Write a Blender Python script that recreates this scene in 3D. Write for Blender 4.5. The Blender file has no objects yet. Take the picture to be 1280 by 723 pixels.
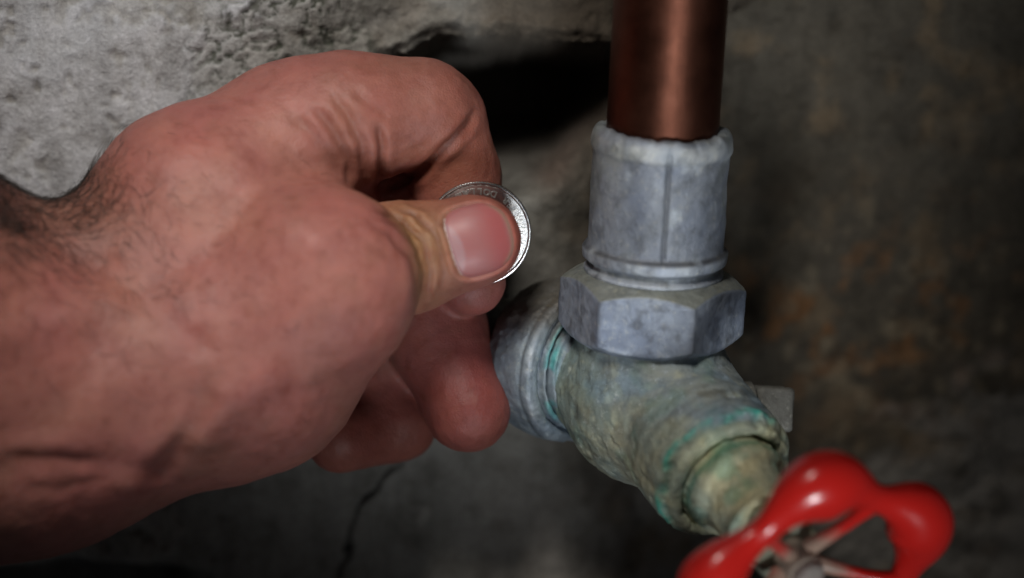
import bpy, math, random
import numpy as np
from mathutils import Matrix, Vector

# ------------------------------------------------------------------ camera, world, lights, exposure
PITCH = math.radians(16.0)
DIST = 0.600                      # camera to the pinched coin
K = 0.182                         # millimetres per photo pixel at the coin
RW = np.array(Matrix.Rotation(math.radians(90) - PITCH, 3, 'X'))   # tilted working frame -> world
BASE = np.array([0.0, 0.0, 0.30])                                  # the coin hangs 0.3 m above the floor level


def W(P):
    """working frame (mm; x right, y up, z out of the wall) to world metres"""
    P = np.atleast_2d(np.asarray(P, float))
    return P @ RW.T * 0.001 + BASE


def Wd(v):
    v = RW @ np.asarray(v, float)
    return v / np.linalg.norm(v)


sc = bpy.context.scene
col = sc.collection
cam_d = bpy.data.cameras.new('camera')
cam = bpy.data.objects.new('camera', cam_d)
col.objects.link(cam)
cam.location = W([0, 0, DIST * 1000])[0]
cam.rotation_euler = (math.radians(90) - PITCH, 0, 0)
cam_d.sensor_width = 36
cam_d.lens = 36 * DIST / (1280 * K * 0.001)
cam_d.clip_start = 0.02
cam_d.clip_end = 20
cam_d.dof.use_dof = True
cam_d.dof.focus_distance = DIST + 0.003
cam_d.dof.aperture_fstop = 4.3
cam_d.dof.aperture_blades = 7
sc.camera = cam

world = bpy.data.worlds.new('World')
sc.world = world
world.use_nodes = True
bg = world.node_tree.nodes['Background']
bg.inputs['Color'].default_value = (0.9, 0.93, 1.0, 1)
bg.inputs['Strength'].default_value = 0.022


def area(name, pos, target, size, power, colour, spread=180):
    l = bpy.data.lights.new(name, 'AREA')
    l.shape = 'DISK'
    l.size = size
    l.energy = power
    l.color = colour
    l.spread = math.radians(spread)
    o = bpy.data.objects.new(name, l)
    col.objects.link(o)
    o.location = W(pos)[0]
    d = Vector(W(target)[0] - W(pos)[0])
    o.rotation_euler = d.to_track_quat('-Z', 'Y').to_euler()
    return o


area('key_lamp', (-80, 262, 372), (-60, 5, -10), 0.13, 0.122, (1.0, 0.95, 0.89), 40)
area('low_fill_lamp', (110, -300, 450), (12, 55, 5), 0.20, 0.060, (0.92, 0.96, 1.0), 15)  # added unseen fill, narrowed to put a gleam on copper and coin

sc.view_settings.view_transform = 'Standard'
sc.view_settings.look = 'None'
sc.view_settings.exposure = -0.12
sc.view_settings.gamma = 1

# ------------------------------------------------------------------ helpers
rng = np.random.RandomState(7)
random.seed(7)
TAB = rng.rand(64, 64, 64).astype(np.float32)


def vnoise(P, scale):
    """smooth value noise in [-1, 1]; P (n,3) in mm, scale = feature size in mm"""
    q = np.asarray(P, np.float32) / np.float32(scale) + 1000.0
    i = np.floor(q).astype(np.int64)
    f = q - i
    f = f * f * (3 - 2 * f)
    a = i & 63
    b = (i + 1) & 63
    fx, fy, fz = f[:, 0], f[:, 1], f[:, 2]
    def T(x, y, z): return TAB[x, y, z]
    c00 = T(a[:, 0], a[:, 1], a[:, 2]) * (1 - fx) + T(b[:, 0], a[:, 1], a[:, 2]) * fx
    c10 = T(a[:, 0], b[:, 1], a[:, 2]) * (1 - fx) + T(b[:, 0], b[:, 1], a[:, 2]) * fx
    c01 = T(a[:, 0], a[:, 1], b[:, 2]) * (1 - fx) + T(b[:, 0], a[:, 1], b[:, 2]) * fx
    c11 = T(a[:, 0], b[:, 1], b[:, 2]) * (1 - fx) + T(b[:, 0], b[:, 1], b[:, 2]) * fx
    return ((c00 * (1 - fy) + c10 * fy) * (1 - fz) + (c01 * (1 - fy) + c11 * fy) * fz) * 2 - 1


def fbm(P, scale, octs=4, gain=0.5):
    r = 0; a = 1; s = 0
    P = np.asarray(P, np.float32)
    for o in range(octs):
        r = r + a * vnoise(P + 37.7 * o, scale / 2 ** o)
        s += a; a *= gain
    return r / s


def unp(px, py, z):
    s = (DIST * 1000 - z) / (DIST * 1000)
    return np.array([(px - 640) * K * s, (361.5 - py) * K * s, z], float)


def proj(P):
    s = DIST * 1000 / (DIST * 1000 - P[:, 2])
    return 640 + P[:, 0] / K * s, 361.5 - P[:, 1] / K * s


def sst(a, b, x):
    t = np.clip((x - a) / (b - a), 0, 1)
    return t * t * (3 - 2 * t)


def polydist(px, py, pts):
    """distance in pixels to a polyline, and which way along it (0..1)"""
    best = np.full(len(px), 1e9); along = np.zeros(len(px))
    n = len(pts) - 1
    for i in range(n):
        ax, ay = pts[i]; bx, by = pts[i + 1]
        dx, dy = bx - ax, by - ay
        t = np.clip(((px - ax) * dx + (py - ay) * dy) / (dx * dx + dy * dy), 0, 1)
        d = np.hypot(px - ax - t * dx, py - ay - t * dy)
        m = d < best
        best[m] = d[m]; along[m] = (i + t[m]) / n
    return best, along


def make(name, V, F, mat, parent=None, colour=None, origin=None, smooth=True):
    """V in working-frame mm; F array (n,4) or (n,3), or list of both"""
    Wv = W(V)
    if parent is not None:
        org = np.array(parent.matrix_world.translation) if parent.type == 'EMPTY' else np.zeros(3) + np.array(parent['org'])
    else:
        org = W(origin)[0] if origin is not None else np.zeros(3)
    me = bpy.data.meshes.new(name)
    Fs = F if isinstance(F, list) else [F]
    loops = np.concatenate([np.asarray(f).ravel() for f in Fs]).astype(np.int32)
    tot = np.concatenate([np.full(len(f), np.asarray(f).shape[1]) for f in Fs]).astype(np.int32)
    st = np.concatenate([[0], np.cumsum(tot)[:-1]]).astype(np.int32)
    me.vertices.add(len(V)); me.vertices.foreach_set('co', (Wv - org).astype(np.float32).ravel())
    me.loops.add(len(loops)); me.loops.foreach_set('vertex_index', loops)
    me.polygons.add(len(tot)); me.polygons.foreach_set('loop_start', st); me.polygons.foreach_set('loop_total', tot)
    me.update(calc_edges=True)
    me.validate()
    me.polygons.foreach_set('use_smooth', np.full(len(me.polygons), smooth))
    if colour is not None:
        at = me.attributes.new('tone', 'FLOAT_COLOR', 'POINT')
        c = np.ones((len(V), 4), np.float32); c[:, :colour.shape[1]] = colour
        at.data.foreach_set('color', c.ravel())
    me.materials.append(mat)
    o = bpy.data.objects.new(name, me)
    col.objects.link(o)
    o['org'] = [float(x) for x in org]
    if parent is not None:
        o.parent = parent
    else:
        o.location = org
    return o


def thing(name, label, cat, pos):
    o = bpy.data.objects.new(name, None)
    o.empty_display_size = 0.01
    o.location = W(pos)[0]
    col.objects.link(o)
    o['label'] = label; o['category'] = cat
    bpy.context.view_layer.update()
    return o


def normals(V, F):
    N = np.zeros_like(V)
    a, b, c = V[F[:, 0]], V[F[:, 1]], V[F[:, 2]]
    d = V[F[:, 3]] if F.shape[1] == 4 else V[F[:, 0]]
    n = np.cross(c - a, d - b) if F.shape[1] == 4 else np.cross(b - a, c - a)
    for k in range(F.shape[1]):
        for ax in range(3):
            N[:, ax] += np.bincount(F[:, k], n[:, ax], len(V))
    return N / (np.linalg.norm(N, axis=1, keepdims=True) + 1e-12)


def relax(V, F, it, lam=0.5):
    e = np.concatenate([F[:, [i, (i + 1) % F.shape[1]]] for i in range(F.shape[1])])
    n = len(V)
    deg = np.bincount(e[:, 0], minlength=n) + np.bincount(e[:, 1], minlength=n)
    for _ in range(it):
        S = np.stack([np.bincount(e[:, 0], V[e[:, 1], k], n) + np.bincount(e[:, 1], V[e[:, 0], k], n) for k in range(3)], 1)
        V = V + lam * (S / np.maximum(deg, 1)[:, None] - V)
    return V


def surface_nets(f, lo, hi, h, it=2):
    lo = np.array(lo, float); hi = np.array(hi, float)
    c = 4
    nc = np.ceil((hi - lo) / (h * c)).astype(int) + 1
    n = nc * c
    cx = [lo[i] + h * c * (np.arange(nc[i]) + 0.5) - h * 0.5 for i in range(3)]
    G = np.stack(np.meshgrid(*cx, indexing='ij'), -1).reshape(-1, 3)
    dc = f(G).reshape(nc)
    act = np.abs(dc) < h * c * 1.9
    D = np.repeat(np.repeat(np.repeat(dc.astype(np.float32), c, 0), c, 1), c, 2)
    A = np.repeat(np.repeat(np.repeat(act, c, 0), c, 1), c, 2)
    ii = np.argwhere(A)
    D[A] = f(lo + ii * h)
    s = D < 0
    # crossing cells
    vsum = np.zeros((n[0] - 1, n[1] - 1, n[2] - 1, 3), np.float32); vc = np.zeros(tuple(n - 1), np.float32)
    sl = lambda o: tuple(slice(o[k], n[k] - 1 + o[k]) for k in range(3))
    for ax in range(3):
        oth = [k for k in range(3) if k != ax]
        for u in (0, 1):
            for v in (0, 1):
                o0 = [0, 0, 0]; o0[oth[0]] = u; o0[oth[1]] = v
                o1 = list(o0); o1[ax] = 1
                a, b = D[sl(o0)], D[sl(o1)]
                m = (a < 0) != (b < 0)
                t = np.where(m, a / np.where(m, a - b, 1), 0)
                for k in range(3):
                    vsum[..., k] += np.where(m, (t if k == ax else o0[k]), 0)
                vc += m
    has = vc > 0
    idx = np.full(has.shape, -1, np.int64)
    cells = np.argwhere(has)
    idx[has] = np.arange(len(cells))
    V = lo + (cells + vsum[has] / vc[has][:, None]) * h
    Fs = []
    for ax in range(3):
        u, v = (ax + 1) % 3, (ax + 2) % 3
        a = np.moveaxis(s, [ax, u, v], [0, 1, 2]); ix = np.moveaxis(idx, [ax, u, v], [0, 1, 2])
        x = a[:-1, 1:-1, 1:-1]; y = a[1:, 1:-1, 1:-1]
        e = np.argwhere(x != y)
        inside = x[e[:, 0], e[:, 1], e[:, 2]]
        i, j, k = e[:, 0], e[:, 1] + 1, e[:, 2] + 1
        q = np.stack([ix[i, j - 1, k - 1], ix[i, j, k - 1], ix[i, j, k], ix[i, j - 1, k]], 1)
        q[~inside] = q[~inside][:, ::-1]
        Fs.append(q)
    F = np.concatenate(Fs)
    F = F[(F >= 0).all(1)]
    if it: V = relax(V, F, it, 0.5)
    return V, F


def smin(a, b, k):
    h = np.maximum(k - np.abs(a - b), 0) / k
    return np.minimum(a, b) - h * h * k * 0.25


def smax(a, b, k): return -smin(-a, -b, k)


def rcone(P, a, b, ra, rb, zs=1.0):
    """capsule with changing radius between a and b (good enough as a distance)"""
    a = np.asarray(a, float); b = np.asarray(b, float)
    ab = b - a
    Q = P - a
    t = np.clip(Q @ ab / (ab @ ab), 0, 1)
    d = Q - t[:, None] * ab
    d[:, 2] /= zs
    return (np.linalg.norm(d, axis=1) - (ra + (rb - ra) * t)) * (0.5 + 0.5 * zs)


def ellips(P, c, r, ang=0.0):
    Q = P - np.asarray(c, float)
    ca, sa = math.cos(ang), math.sin(ang)
    Q = np.stack([Q[:, 0] * ca + Q[:, 1] * sa, -Q[:, 0] * sa + Q[:, 1] * ca, Q[:, 2]], 1)
    r = np.asarray(r, float)
    k0 = np.linalg.norm(Q / r, axis=1) + 1e-9
    k1 = np.linalg.norm(Q / (r * r), axis=1) + 1e-9
    return k0 * (k0 - 1) / k1


def unit(v):
    v = np.asarray(v, float); return v / np.linalg.norm(v)


def frame(axis, hint=(0, 0, 1)):
    w = unit(axis); u = unit(np.asarray(hint, float) - np.dot(hint, w) * w); v = np.cross(w, u)
    return u, v, w        # u: nearest to hint, v = w x u


def lathe(org, axis, prof, segs=112, step=0.6, noise=0.15, nscale=5, fine=0.06, hint=(0, 0, 1), fn=None, hexr=None):
    """turned part: prof = [(t, r)...] along axis; returns V, F, (t, angle)"""
    u, v, w = frame(axis, hint)
    pr = [prof[0]]
    for p, q in zip(prof[:-1], prof[1:]):
        m = max(1, int(math.hypot(q[0] - p[0], q[1] - p[1]) / step))
        for i in range(1, m + 1):
            pr.append((p[0] + (q[0] - p[0]) * i / m, p[1] + (q[1] - p[1]) * i / m))
    pr = np.array(pr)
    k = np.array([.25, .5, .25])
    if len(pr) > 4:
        t = pr.copy()
        t[1:-1] = .25 * pr[:-2] + .5 * pr[1:-1] + .25 * pr[2:]
        pr = t
    a = np.arange(segs) / segs * 2 * math.pi
    T = np.repeat(pr[:, 0], segs); R = np.repeat(pr[:, 1], segs); A = np.tile(a, len(pr))
    if fn is not None: T, R = fn(T, R, A)
    V = np.asarray(org) + T[:, None] * w + (R * np.cos(A))[:, None] * u + (R * np.sin(A))[:, None] * v
    m = len(pr)
    i = np.repeat(np.arange(m - 1), segs); j = np.tile(np.arange(segs), m - 1); j2 = (j + 1) % segs
    F = np.stack([i * segs + j, i * segs + j2, (i + 1) * segs + j2, (i + 1) * segs + j], 1)
    N = normals(V, F)
    if ((V - np.asarray(org) - T[:, None] * w) * N).sum() < 0:
        F = F[:, ::-1]; N = -N
    V = V + N * (noise * fbm(V, nscale, 3) + fine * fbm(V, 1.2, 2))[:, None]
    return V, F, T, A


def tube(P, R, segs=14):
    P = np.asarray(P, float); n = len(P)
    R = np.full(n, R) if np.isscalar(R) else np.asarray(R)
    T = np.gradient(P, axis=0); T /= np.linalg.norm(T, axis=1, keepdims=True)
    up = np.array([0.31, 0.2, 0.93])
    U = up - (T @ up)[:, None] * T; U /= np.linalg.norm(U, axis=1, keepdims=True)
    Vv = np.cross(T, U)
    a = np.arange(segs) / segs * 2 * math.pi
    V = (P[:, None] + R[:, None, None] * (np.cos(a)[None, :, None] * U[:, None] + np.sin(a)[None, :, None] * Vv[:, None])).reshape(-1, 3)
    i = np.repeat(np.arange(n - 1), segs); j = np.tile(np.arange(segs), n - 1); j2 = (j + 1) % segs
    F = np.stack([i * segs + j, i * segs + j2, (i + 1) * segs + j2, (i + 1) * segs + j], 1)
    return V, F


# ------------------------------------------------------------------ materials
def newmat(name):
    m = bpy.data.materials.new(name); m.use_nodes = True
    nt = m.node_tree
    return m, nt, nt.nodes['Principled BSDF']


def nd(nt, typ, **kw):
    n = nt.nodes.new(typ)
    for k_, v_ in kw.items():
        if k_ in n.inputs: n.inputs[k_].default_value = v_
        else: setattr(n, k_, v_)
    return n


def noise_n(nt, scale, detail=4, rough=0.55, vec=None, dist=0.0):
    n = nd(nt, 'ShaderNodeTexNoise', Scale=scale, Detail=detail, Roughness=rough, Distortion=dist)
    if vec is not None: nt.links.new(vec, n.inputs['Vector'])
    return n.outputs['Fac']


def ramp(nt, fac, stops):
    r = nd(nt, 'ShaderNodeValToRGB')
    while len(r.color_ramp.elements) < len(stops): r.color_ramp.elements.new(0.5)
    for e, (p, c) in zip(r.color_ramp.elements, stops):
        e.position = p; e.color = (c, c, c, 1) if np.isscalar(c) else (*c, 1)
    nt.links.new(fac, r.inputs['Fac'])
    return r.outputs['Color']


def mix(nt, fac, a, b, typ='MIX'):
    m = nd(nt, 'ShaderNodeMix', data_type='RGBA', blend_type=typ)
    for sock, val in ((m.inputs[0], fac), (m.inputs[6], a), (m.inputs[7], b)):
        if isinstance(val, bpy.types.NodeSocket): nt.links.new(val, sock)
        else: sock.default_value = val if np.isscalar(val) else (*val, 1)
    return m.outputs[2]


def bump(nt, height, strength, dist, prev=None):
    b = nd(nt, 'ShaderNodeBump', Strength=strength, Distance=dist)
    nt.links.new(height, b.inputs['Height'])
    if prev is not None: nt.links.new(prev, b.inputs['Normal'])
    return b.outputs['Normal']


def coords(nt):
    return nd(nt, 'ShaderNodeTexCoord').outputs['Object']


def attr(nt, name='tone'):
    return nd(nt, 'ShaderNodeAttribute', attribute_name=name).outputs['Color']


# skin
skin, nt, bs = newmat('skin')
v = coords(nt); tone = attr(nt)
blot = ramp(nt, noise_n(nt, 95, 4, 0.6, v), [(0.3, (0.90, 0.88, 0.90)), (0.5, (1, 1, 1)), (0.72, (1.08, 1.05, 1.02))])
fineb = ramp(nt, noise_n(nt, 300, 5, 0.65, v), [(0.3, (0.84, 0.76, 0.73)), (0.5, (1.0, 1.0, 1.0)), (0.7, (1.07, 1.07, 1.06))])
c = mix(nt, 1.0, mix(nt, 1.0, tone, blot, 'MULTIPLY'), fineb, 'MULTIPLY')
nt.links.new(c, bs.inputs['Base Color'])
bs.inputs['Roughness'].default_value = 0.5
bs.inputs['Specular IOR Level'].default_value = 0.34
bs.inputs['Subsurface Weight'].default_value = 0.35
bs.inputs['Subsurface Radius'].default_value = (1.0, 0.35, 0.2)
bs.inputs['Subsurface Scale'].default_value = 0.0025
vor = nd(nt, 'ShaderNodeTexVoronoi', Scale=1150.0, feature='DISTANCE_TO_EDGE'); nt.links.new(v, vor.inputs['Vector'])
cr = ramp(nt, vor.outputs['Distance'], [(0.0, 0.0), (0.22, 1.0)])
n1 = bump(nt, cr, 0.22, 0.00016)
n2 = bump(nt, noise_n(nt, 420, 6, 0.7, v), 0.55, 0.0004, n1)
nt.links.new(n2, bs.inputs['Normal'])

# nail
nailm, nt, bs = newmat('nail')
nt.links.new(attr(nt), bs.inputs['Base Color'])
bs.inputs['Roughness'].default_value = 0.5
bs.inputs['Specular IOR Level'].default_value = 0.35
bs.inputs['Subsurface Weight'].default_value = 0.2
bs.inputs['Subsurface Scale'].default_value = 0.001
bs.inputs['Coat Weight'].default_value = 0.08
bs.inputs['Coat Roughness'].default_value = 0.3
mp = nd(nt, 'ShaderNodeMapping'); nt.links.new(coords(nt), mp.inputs['Vector'])
mp.inputs['Scale'].default_value = (0.25, 1, 1.6)
nt.links.new(bump(nt, noise_n(nt, 900, 2, 0.5, mp.outputs['Vector']), 0.25, 0.0002), bs.inputs['Normal'])

hairm, nt, bs = newmat('dark_hair')
bs.inputs['Base Color'].default_value = (0.018, 0.011, 0.007, 1); bs.inputs['Roughness'].default_value = 0.5

# coin
coinm, nt, bs = newmat('worn_nickel')
v = coords(nt)
c = ramp(nt, noise_n(nt, 500, 5, 0.6, v), [(0.3, (0.62, 0.61, 0.60)), (0.6, (0.86, 0.86, 0.85))])
nt.links.new(c, bs.inputs['Base Color'])
bs.inputs['Metallic'].default_value = 1
bs.inputs['Roughness'].default_value = 0.21
nt.links.new(bump(nt, noise_n(nt, 1800, 3, 0.6, v), 0.25, 0.00008), bs.inputs['Normal'])
letm, nt, bs = newmat('struck_lettering')
bs.inputs['Base Color'].default_value = (0.5, 0.49, 0.47, 1); bs.inputs['Metallic'].default_value = 1
bs.inputs['Roughness'].default_value = 0.4
grim, nt, bs = newmat('grime_in_coin_relief')
bs.inputs['Base Color'].default_value = (0.06, 0.055, 0.05, 1); bs.inputs['Metallic'].default_value = 0.4
bs.inputs['Roughness'].default_value = 0.7

# copper
copper, nt, bs = newmat('aged_copper')
v = coords(nt)
mp = nd(nt, 'ShaderNodeMapping'); nt.links.new(v, mp.inputs['Vector']); mp.inputs['Scale'].default_value = (1, 1, 0.12)
nz = noise_n(nt, 160, 6, 0.7, v)
c = ramp(nt, nz, [(0.3, (0.075, 0.029, 0.019)), (0.5, (0.10, 0.038, 0.024)), (0.72, (0.12, 0.048, 0.031))])
nt.links.new(c, bs.inputs['Base Color'])
bs.inputs['Metallic'].default_value = 1.0
nt.links.new(ramp(nt, noise_n(nt, 60, 5, 0.6, v), [(0.3, 0.38), (0.7, 0.54)]), bs.inputs['Roughness'])
nt.links.new(bump(nt, noise_n(nt, 300, 4, 0.6, mp.outputs['Vector']), 0.2, 0.0003), bs.inputs['Normal'])


def corroded(name, base, second, dark, rough=0.6, metal=0.25):
    m, nt, bs = newmat(name)
    v = coords(nt); tone = attr(nt)
    a = mix(nt, ramp(nt, noise_n(nt, 70, 6, 0.62, v, 0.5), [(0.38, 0.0), (0.62, 1.0)]), base, second)
    b = mix(nt, ramp(nt, noise_n(nt, 260, 6, 0.7, v), [(0.50, 0.0), (0.78, 0.8)]), a, dark)
    s = mix(nt, ramp(nt, noise_n(nt, 650, 4, 0.7, v), [(0.56, 0.0), (0.74, 0.6)]), b, (0.42, 0.42, 0.39))
    c = mix(nt, 1.0, s, tone, 'MULTIPLY')
    nt.links.new(c, bs.inputs['Base Color'])
    bs.inputs['Metallic'].default_value = metal
    nt.links.new(ramp(nt, noise_n(nt, 210, 4, 0.6, v), [(0.3, rough - 0.15), (0.7, rough + 0.15)]), bs.inputs['Roughness'])
    n1 = bump(nt, noise_n(nt, 1100, 5, 0.7, v), 0.6, 0.0004)
    n2 = bump(nt, noise_n(nt, 220, 6, 0.7, v), 0.3, 0.001, n1)
    nt.links.new(n2, bs.inputs['Normal'])
    return m


zinc = corroded('weathered_zinc', (0.20, 0.23, 0.29), (0.28, 0.305, 0.34), (0.09, 0.10, 0.115), 0.5, 0.35)
brass = corroded('crusted_brass', (0.26, 0.245, 0.18), (0.17, 0.195, 0.185), (0.08, 0.08, 0.06), 0.65, 0.15)
steelm = corroded('dull_steel', (0.14, 0.14, 0.13), (0.19, 0.19, 0.18), (0.07, 0.065, 0.06), 0.6, 0.2)

redm, nt, bs = newmat('glossy_red_enamel')
v = coords(nt)
c = mix(nt, ramp(nt, noise_n(nt, 150, 5, 0.65, v), [(0.66, 0.0), (0.8, 0.7)]), (0.68, 0.018, 0.013), (0.25, 0.03, 0.02))
nt.links.new(mix(nt, 1.0, c, attr(nt), 'MULTIPLY'), bs.inputs['Base Color'])
bs.inputs['Roughness'].default_value = 0.27
bs.inputs['Coat Weight'].default_value = 0.5; bs.inputs['Coat Roughness'].default_value = 0.12
nt.links.new(bump(nt, noise_n(nt, 110, 3, 0.5, v), 0.25, 0.0012), bs.inputs['Normal'])
hubm = corroded('bare_casting', (0.42, 0.38, 0.33), (0.34, 0.31, 0.28), (0.2, 0.12, 0.1), 0.6, 0.1)

# wall
wallm, nt, bs = newmat('old_concrete')
v = coords(nt); tone = attr(nt)
g = ramp(nt, noise_n(nt, 120, 8, 0.7, v), [(0.3, (0.60, 0.58, 0.56)), (0.5, (1, 1, 1)), (0.7, (1.25, 1.25, 1.28))])
mp = nd(nt, 'ShaderNodeMapping'); nt.links.new(v, mp.inputs['Vector']); mp.inputs['Scale'].default_value = (1, 1, 0.13)
g2 = ramp(nt, noise_n(nt, 260, 4, 0.6, mp.outputs['Vector']), [(0.3, 0.86), (0.6, 1.08)])
g3 = ramp(nt, noise_n(nt, 1100, 5, 0.75, v), [(0.3, 0.78), (0.5, 1.0), (0.72, 1.28)])
c = mix(nt, 1, mix(nt, 1, mix(nt, 1, tone, g, 'MULTIPLY'), g2, 'MULTIPLY'), g3, 'MULTIPLY')
nt.links.new(c, bs.inputs['Base Color'])
bs.inputs['Roughness'].default_value = 0.88
n1 = bump(nt, noise_n(nt, 900, 5, 0.7, v), 0.6, 0.0006)
n2 = bump(nt, noise_n(nt, 240, 6, 0.65, v), 0.7, 0.0014, n1)
nt.links.new(n2, bs.inputs['Normal'])

# ------------------------------------------------------------------ the wall (setting)
def build_wall():
    xs = np.concatenate([np.arange(-260, -130, 4.0), np.arange(-130, 130, 0.62), np.arange(130, 262, 4.0)])
    ys = np.concatenate([np.arange(-170, -80, 4.0), np.arange(-80, 80, 0.62), np.arange(80, 172, 4.0)])
    X, Y = np.meshgrid(xs, ys)
    sh = X.shape
    X = X.ravel(); Y = Y.ravel()
    Z0 = -46 + 0.2867 * Y - 0.05 * X
    P0 = np.stack([X, Y, Z0], 1)
    px, py = proj(P0)
    jx = px + 14 * fbm(P0, 9, 3) ; jy = py + 12 * fbm(P0 + 50, 8, 4)
    Z = Z0 + 1.3 * fbm(P0, 40, 4) + 0.35 * fbm(P0 + 9, 5, 4)
    Z += 8 * (1 - sst(330, 470, px + 0.9 * py - 60)) 
    # trowel streaks on the pale part
    S = P0 * np.array([1, 0.14, 1])
    pale = 1 - sst(430, 560, px + 0.35 * (py - 100))
    Z += pale * 0.28 * fbm(S, 1.8, 3)
    pit = sst(0.18, 0.5, fbm(P0 + 70, 2.6, 3)) * sst(-0.05, 0.35, fbm(P0, 16, 2))
    Z -= 1.2 * pit * pale
    chip = sst(-0.04, 0.05, fbm(P0 + 400, 13, 5) + 0.0025 * (px - 260)) * (1 - sst(520, 640, px))
    Z -= 1.1 * chip
    chip2 = sst(0.12, 0.2, fbm(P0 + 500, 6, 5)) * sst(0, .3, fbm(P0 + 40, 18, 2)) * pale
    Z -= 0.7 * chip2
    # worm-eaten band of plaster above the hand
    band = np.exp(-(((px - 350) * 0.80 + (py - 75) * 0.75) / 120) ** 2 - (((px - 350) * 0.6 - (py - 75) * 0.8) / 120) ** 2)
    worm = 1 - sst(0.03, 0.16, np.abs(fbm(P0 + 31, 2.6, 3)))
    worm *= sst(0.25, 0.6, band + 0.35 * fbm(P0, 7, 3))
    Z -= 1.2 * worm
    # rocky lip above the hollow
    lipx = [0, 380, 440, 500, 545, 600, 660, 760, 860, 960, 1100, 1280]
    lipy = [-300, 120, 92, 66, 44, 46, 50, 56, 30, -20, -90, -160]
    lip = np.interp(px, lipx, lipy) + 9 * fbm(P0 + 12, 11, 3) + 4 * fbm(P0 + 19, 2.5, 3)
    above = np.exp(-np.clip(lip - py, 0, None) / 55) * (py < lip)
    rock = sst(380, 480, px) * (1 - sst(820, 950, px)) * above
    Z += rock * (2.5 + 8.0 * fbm(P0 + 3, 10, 5) + 2.4 * np.abs(fbm(P0 + 5, 4, 4)))
    Z -= 3.5 * sst(-16, 0, py - lip + 6 * fbm(P0 + 8, 5, 3)) * sst(380, 480, px) * (py < lip + 2)
    below = sst(0, 9, py - lip)
    e = 66 * below * (1 - sst(60, 215, py - lip + 0.25 * (px - 640) + 9 * fbm(P0, 9, 3))) * sst(425, 520, px) * (1 - sst(700, 800, px + 0.2 * (py - 100)))
    e += 20 * sst(690, 830, px + 14 * fbm(P0, 12, 3)) * (py > lip)
    Z -= e
    rough_r = sst(620, 800, px)
    Z += rough_r * (3.0 * fbm(P0 + 21, 22, 5) + 1.5 * fbm(P0 + 77, 6, 4))
    # lump of stone bridging to the collar
    rd, _ = polydist(px, py, [(690, 215), (715, 160), (745, 120)])
    Z += 7 * np.exp(-(rd / 26) ** 2) * (1 + 0.5 * fbm(P0, 4, 3))
    # crack
    cd, al = polydist(px + 14 * fbm(P0, 5, 4), py + 6 * fbm(P0 + 6, 3, 2), [(530, 545), (505, 575), (480, 597), (455, 625), (446, 655), (432, 685), (424, 723), (410, 800)])
    crack = np.exp(-(cd / 2.2) ** 2) * sst(-.8, -.3, fbm(P0 + 99, 6, 2))
    Z -= 1.6 * crack
    Z += 0.8 * np.exp(-((cd - 7) / 6) ** 2) * (px > 440) * 0.5
    # broken bottom edge
    hole = sst(0, 14, py - (694 + 0.10 * np.abs(px - 90) + 10 * fbm(P0, 9, 4))) * (1 - sst(210, 270, px + 12 * fbm(P0, 9, 3)))
    Z -= 14 * hole
    # stone colour, with shade of the hollow, bottom hole and crack painted in
    n = len(X)
    C = np.zeros((n, 3))
    grey = np.array([0.40, 0.405, 0.42]); dark = np.array([0.10, 0.085, 0.062]); mid = np.array([0.17, 0.165, 0.145])
    C[:] = grey
    f = fbm(P0 + 5, 20, 4)
    f2 = fbm(P0 + 88, 7, 5)
    def blend(m, c): C[:] = C * (1 - m[:, None]) + np.asarray(c) * m[:, None]
    w = sst(300, 460, px + 0.55 * (py - 40) + 60 * f)
    w = sst(270, 430, px + 0.4 * (py - 40) + 70 * f + 40 * f2)
    blend(w * 0.85, [0.17, 0.16, 0.13])
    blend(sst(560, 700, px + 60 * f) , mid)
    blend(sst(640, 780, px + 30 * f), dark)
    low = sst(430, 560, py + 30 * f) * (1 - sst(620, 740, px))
    blend(low * 0.9, [0.36, 0.34, 0.30])
    br = sst(0.0, 0.6, (px - 1080) / 200 + (py - 560) / 160 + 0.9 * f2)
    blend(br * 0.8, [0.25, 0.235, 0.21])
    blend(sst(560, 640, py + 20 * f2) * sst(560, 640, px) * (1 - br) * 0.75, [0.34, 0.315, 0.28])
    mot = sst(0.0, 0.45, fbm(P0 + 210, 9, 5)) * sst(650, 800, px)
    blend(mot * 0.6, [0.215, 0.15, 0.085])
    mot = sst(0.05, 0.4, fbm(P0 + 310, 6, 5)) * sst(650, 800, px)
    blend(mot * 0.6, [0.07, 0.06, 0.045])
    rust = sst(0.02, 0.4, f2) * np.exp(-((px - 1080) / 210) ** 2 - ((py - 400) / 95) ** 2)
    blend(rust * 0.8, [0.30, 0.135, 0.045])
    och = sst(0.1, 0.45, fbm(P0 + 140, 5, 5)) * np.exp(-((px - 1120) / 240) ** 2 - ((py - 420) / 140) ** 2)
    blend(och * 0.6, [0.33, 0.27, 0.18])
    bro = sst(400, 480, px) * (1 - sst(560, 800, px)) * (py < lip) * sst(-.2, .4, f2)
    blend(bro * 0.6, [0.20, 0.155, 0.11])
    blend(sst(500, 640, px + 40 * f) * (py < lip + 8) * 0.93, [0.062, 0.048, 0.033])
    blend(np.exp(-(rd / 22) ** 2) * 0.7, [0.19, 0.13, 0.10])
    blend(chip * 0.5, [0.24, 0.235, 0.215])
    blend(chip2 * 0.6, [0.28, 0.27, 0.25])
    blend(np.clip(e / 40, 0, 1) * (py > lip) * (px < 800) * 0.8, [0.055, 0.045, 0.035])  # shade inside the hollow painted in, since the lamp reaches into it
    blend(worm * 0.95, [0.04, 0.045, 0.03])
    blend(crack, [0.02, 0.018, 0.016])  # shade of the crack painted in, too fine for the grid
    blend(pit * pale * 0.6, [0.2, 0.18, 0.15])
    st = sst(0.1, 0.5, fbm(S + 17, 6, 4)) * pale
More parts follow.
